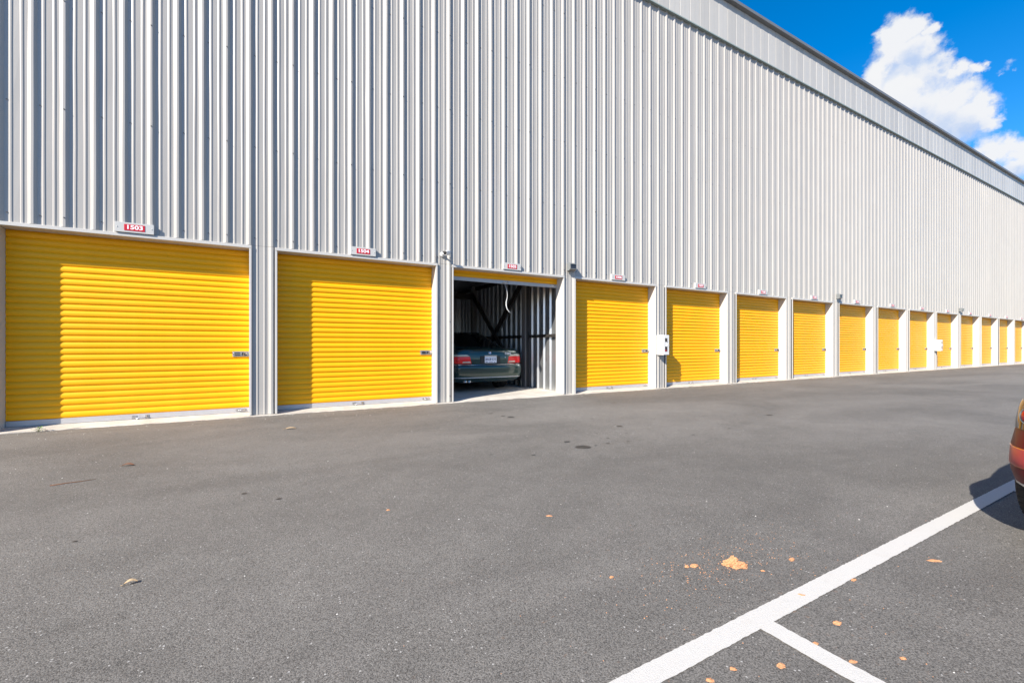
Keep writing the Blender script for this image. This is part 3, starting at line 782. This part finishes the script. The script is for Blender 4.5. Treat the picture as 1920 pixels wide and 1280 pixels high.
for k in range(4):
    aa = [math.pi / 2 * k + math.pi / 2 * t / 6 for t in range(7)]
    mb.add([(0, .0662, .905)] + [(.026 * math.cos(a), .0662, .905 + .026 * math.sin(a)) for a in aa], [tuple(range(8))], M['blue'] if k in (1, 3) else M['whitep'])
mb.obj('roundel_badge', root)
inst('model_badge', text_mesh('740iL', .070, M['whitep'], .0015, .0022, 1.15), root, (.47, .064, .885))
mb = MB(); mb.lathe([(0, .068), (.010, .068), (.011, .10)], 'y', (.40, 0, .80), M['badge'], 12); mb.obj('boot_lock', root)
mb = MB(); mb.box(-.11, .11, .80, .86, 1.045, 1.075, M['lamp_red'], .006); mb.obj('high_brake_light', root)
for s in (-1, 1):
    mb = MB(); mb.box(s * .97 - .10, s * .97 + .10, 3.05, 3.2, .93, 1.06, M['greencar'], .03); mb.obj('door_mirror', root)
mb = MB(); mb.tube([(-.5, .10, .25), (-.5, .6, .27)], .03, M['chrome'], 12); mb.tube([(-.6, .10, .25), (-.6, .6, .27)], .03, M['chrome'], 12); mb.obj('exhaust_pipe', root)

rt = [(.24, .68, .24, .4, .22, .30), (.28, .745, .12, .25, .24, .34), (.32, .785, .055, .12, .26, .38), (.345, .80, .03, .08, .26, .38), (.36, .806, .02, .06, .27, .40), (.41, .82, .004, .0, .27, .42), (.47, .824, .0, .0, .27, .42), (.55, .818, .010, .0, .27, .40),
      (.62, .808, .028, .02, .27, .40), (.70, .795, .052, .05, .27, .38), (.80, .783, .084, .15, .27, .36), (.85, .755, .115, .25, .27, .36), (.90, .715, .145, .4, .27, .36), (.95, .67, .18, .7, .27, .36)]
rc = [(.93, .66, .20, 1.35, .2, .34), (1.0, .65, .25, 1.45, .2, .34), (1.10, .625, .34, 1.62, .19, .34), (1.22, .59, .48, 1.85, .19, .34), (1.34, .53, .66, 2.08, .19, .34), (1.40, .48, .85, 2.25, .19, .34), (1.43, .42, 1.05, 2.4, .18, .34), (1.44, .36, 1.25, 2.6, .17, .34)]
REDX, REDY, REDR = 3.43, .014, -93.0
root, patch, pt = car('parked_hatchback_car', (REDX, REDY, 0), R(REDR), dict(L=4.5, rings=rt, paint='redcar', bow=.13, deck=(.3, 4.1), wr=.325, wheels=(.82, 3.45), track=.835, cabin=rc, pillars=(18, 21), roofc=2.2, fry=.6))
tag(root, 'dark red car cut off by the right edge over the white parking line', 'car')
for s in (-1, 1):
    lt = patch('tail_light', s, (1.15, 2.02), (.650, .805), M['glassdark'], .008)
    patch('amber_lens', s, (1.90, 2.00), (.657, .797), M['lamp_amber'], .010).parent = lt
    q = pt(.725, 1.45, s, .010); a = (1.45 - 1) * math.pi / 2
    mb = MB(); mb.lathe([(0, -.012), (.022, -.010), (.034, -.004), (.038, 0)], 'y', (0, 0, 0), M['deep_red'], 24); mb.lathe([(.038, -.002), (.041, -.006), (.044, -.002), (.046, .01)], 'y', (0, 0, 0), M['lightgrey'], 24)
    rl_ = mb.obj('round_lens', lt); rl_.location = q; rl_.rotation_euler.z = s * a
    rf = patch('reflector_frame', s, (1.12, 1.76), (.445, .550), M['lamp_amber'], .006)
    patch('reflector', s, (1.15, 1.68), (.448, .547), M['reflector'], .010).parent = rf
    patch('lower_lip', s, (0, 2.3), (.325, .352), M['silver'], .006, nz=2)
mb = MB(); mb.box(-.26, .26, -.012, .02, .60, .72, M['plate'], .003); mb.obj('licence_plate', root)

# ------------------------------------------------------------------ small things on the ground
def clod(name, x, y, sx, sy, h, label, seed, group='lumps of orange clay on the asphalt', lumps=1, rot=0.):
    b = bmesh.new()
    spots = [(0, 0, 1, 1, 1)] if lumps == 1 else [(.1, -.1, .95, .75, .55), (-.15, .05, .45, .5, 1.05), (-.5, .2, .55, .5, .7), (.55, -.25, .5, .4, .4)]
    for (ox, oy, kx, ky, kz) in spots:
        r = bmesh.ops.create_icosphere(b, subdivisions=4 if lumps > 1 else 3, radius=1)
        for v in r['verts']:
            nz = noise.noise(v.co * 1.7 + Vector((seed, ox * 9, 0))) * .5 + noise.noise(v.co * 4 + Vector((0, seed, oy * 7))) * .32 + noise.noise(v.co * 9 + Vector((0, seed, oy * 7))) * .16
            c = v.co * (1 + nz); v.co = Vector((c.x * sx * kx + ox * sx, c.y * sy * ky + oy * sy, max(-.002, c.z * h * kz + h * kz * .45)))
    me = bpy.data.meshes.new(name); b.to_mesh(me); b.free(); me.materials.append(M['clay']); me.polygons.foreach_set('use_smooth', [False] * len(me.polygons))
    o = inst(name, me, None, (x, y, 0), rot); tag(o, label, 'clay lump', group); return o
def G(px, py):
    z = 817.8 * CAMZ / (py - 648); X = (px - 960) / 817.8 * z
    return z * math.sin(PSI) + X * math.cos(PSI), z * math.cos(PSI) - X * math.sin(PSI)
clod('clay_clod', 2.07, 1.375, .052, .032, .030, 'largest lump of orange clay, left of the white line', 3, lumps=4, rot=-.5)
CL = [(1301, 1061, .026, .014, .012, 'flat orange clay lump left of the largest lump'), (1288, 1063, .012, .009, .012, 'small round clay crumb at the left end of the clay trail'),
      (1485, 1049, .024, .011, .008, 'flat clay lump between the largest lump and the white line'), (1430, 1070, .010, .006, .006, 'tiny clay bit just right of the largest lump'), (1503, 1116, .016, .010, .007, 'clay lump lying on the white line itself'),
      (1570, 1168, .018, .012, .008, 'clay lump right of where the two white lines meet'), (1465, 1249, .018, .011, .008, 'clay lump in the corner below the line junction'), (1374, 1254, .012, .008, .006, 'small clay bit between the long line and the corner lump'),
      (1331, 1275, .014, .009, .006, 'clay bit at the bottom edge beside the long line'), (1753, 1051, .034, .012, .006, 'thin flat clay smear right of the long white line'), (1601, 1087, .018, .008, .005, 'clay smear against the right edge of the long line'),
      (1529, 1206, .014, .008, .005, 'clay bit touching the short white line'), (1599, 1240, .014, .008, .006, 'clay bit beside the lower end of the short line'), (1693, 1234, .012, .007, .005, 'clay bit right of the short line near the bottom edge'),
      (1030, 967, .020, .010, .006, 'pale clay bit alone in the middle of the asphalt'), (728, 956, .014, .010, .006, 'yellowish clay bit alone left of centre'), (1147, 1082, .012, .008, .006, 'small clay bit left of the clay trail')]
for i, (px, py, a, b_, h, lb) in enumerate(CL):
    x, y = G(px, py); clod('clay_clod', x, y, a * .88, b_ * .9, h * .6, lb, 11 + i * 3.3, rot=random.uniform(-.8, .2))
def scatter(name, n, area, size, m, flat=.5, hole=None):
    mb = MB()
    for _ in range(n):
        px, py = area(); x, y = px, py
        s = random.uniform(*size); a0 = random.uniform(0, 6)
        k = 5; vs = [(x + s * random.uniform(.7, 1.2) * math.cos(a0 + 2 * math.pi * i / k), y + s * random.uniform(.6, 1.1) * math.sin(a0 + 2 * math.pi * i / k), -.0005) for i in range(k)]
        vs.append((x + s * .15, y, s * flat)); mb.add(vs, [(i, (i + 1) % k, k) for i in range(k)], m)
    return tag(mb.obj(name), kind='stuff')
def gauss_area(cx, cy, sx, sy): return lambda: (random.gauss(cx, sx), random.gauss(cy, sy))
ob = scatter('clay_crumbs', 330, gauss_area(2.0, 1.42, .28, .11), (.0015, .0045), M['clay']); tag(ob, 'crumbs of orange clay strewn round the lumps', 'clay crumbs')
ob = scatter('clay_crumbs', 120, gauss_area(2.0, 1.1, 1.0, .5), (.0015, .004), M['clay']); tag(ob, 'loose orange clay crumbs strewn wide over the asphalt', 'clay crumbs')
def vis_area():
    while 1:
        x = random.uniform(-5, 14); y = random.uniform(.3, 7.9)
        if random.random() < .2 + .1 * y: return x, y
ob = scatter('loose_gravel', 520, vis_area, (.002, .0065), M['stone'], .7); tag(ob, 'pale loose grit scattered over the asphalt', 'grit')
ob = scatter('loose_gravel', 420, lambda: (random.uniform(-6, 30), D - .06 - abs(random.gauss(0, .30))), (.003, .010), M['stone'], .6); tag(ob, 'pale grit and debris gathered along the foot of the wall', 'grit')
# oil drips
mb = MB()
for (px, py, s) in ((1093, 838, .075), (1063, 828, .035), (921, 852, .014), (1000, 853, .02), (1118, 812, .015), (1140, 821, .018), (1140, 831, .02), (1117, 835, .016), (1178, 827, .018), (1175, 812, .016), (958, 782, .05), (943, 780, .03), (920, 775, .03), (1162, 799, .04), (1443, 778, .05), (1368, 803, .025), (1300, 815, .02), (1060, 780, .02), (1110, 785, .02), (140, 1015, .010), (458, 925, .016), (523, 935, .016), (1150, 755, .03), (1082, 745, .025)):
    x, y = G(px, py); k = 22; ph = random.uniform(0, 9)
    vs = [(x, y, .0022)] + [(x + s * (1 + .28 * noise.noise(Vector((math.cos(t) * 1.3 + ph, math.sin(t) * 1.3, ph)))) * math.cos(t) * 1.15, y + s * (1 + .28 * noise.noise(Vector((math.cos(t) * 1.3 + ph, math.sin(t) * 1.3, ph)))) * math.sin(t) * .9, .0022) for t in [2 * math.pi * i / k for i in range(k)]]
    mb.add(vs, [(0, 1 + i, 1 + (i + 1) % k) for i in range(k)], M['oil'])
tag(mb.obj('oil_stain'), 'dark oil drips on the asphalt before the open unit', 'oil stains', kind='stuff')
def leaf(px, py, L, m, label, rot):
    x, y = G(px, py); mb = MB(); n = 7; vs = []
    for i in range(n + 1):
        t = i / n; w = L * .22 * math.sin(math.pi * t) ** .7; z = .004 + .012 * math.sin(math.pi * t)
        vs += [(L * (t - .5), w, z + .006), (L * (t - .5), 0, z), (L * (t - .5), -w, z + .004)]
    fs = [q for i in range(n) for q in ((3 * i, 3 * i + 1, 3 * i + 4, 3 * i + 3), (3 * i + 1, 3 * i + 2, 3 * i + 5, 3 * i + 4))]
    mb.add(vs, fs, m, True); mb.tube([(-L * .5, 0, .004), (-L * .72, .003, .003)], .0012, m, 5)
    o = mb.obj('fallen_leaf'); o.location = (x, y, .001); o.rotation_euler.z = rot; tag(o, label, 'leaf')
leaf(245, 1095, .05, M['leafdry'], 'pale dry leaf lying on the asphalt at lower left', .1)
leaf(240, 873, .09, M['leafbrown'], 'small reddish brown leaf on the asphalt before door 1503', -.2)
leaf(545, 804, .13, M['leafdry'], 'tan leaf near the foot of the pier right of door 1503', -.1)
x, y = G(137, 905); mb = MB(); mb.tube([(-.13, -.02, .004), (-.04, 0, .006), (.05, .008, .005), (.13, .03, .005)], [.003, .003, .0025, .0015], M['leafbrown'], 6)
o = mb.obj('twig'); o.location = (x, y, 0); tag(o, 'thin dark twig lying on the asphalt at left', 'twig')
# weed growing out of the joint
x, y = G(57, 815); wd = empty('weed', (x, D - .075, .0)); tag(wd, 'small green weed growing at the foot of door 1503', 'plant')
for k in range(15):
    a = random.uniform(0, 2 * math.pi); r = random.uniform(.02, .07); h = random.uniform(.02, .075)
    c = Vector((math.cos(a) * r, math.sin(a) * r * .7, h)); s = random.uniform(.012, .02); t = Vector((-math.sin(a), math.cos(a), 0)); u = Vector((math.cos(a), math.sin(a), random.uniform(-.1, .7))).normalized()
    mb = MB(); mb.add([c - u * s, c + t * s * .6, c + u * s * 1.2, c - t * s * .6], [(0, 1, 2, 3)], M['green']); mb.tube([(0, 0, 0), c * .6 + Vector((0, 0, h * .2)), c - u * s], .0013, M['green'], 4)
    mb.obj('leaf', wd)
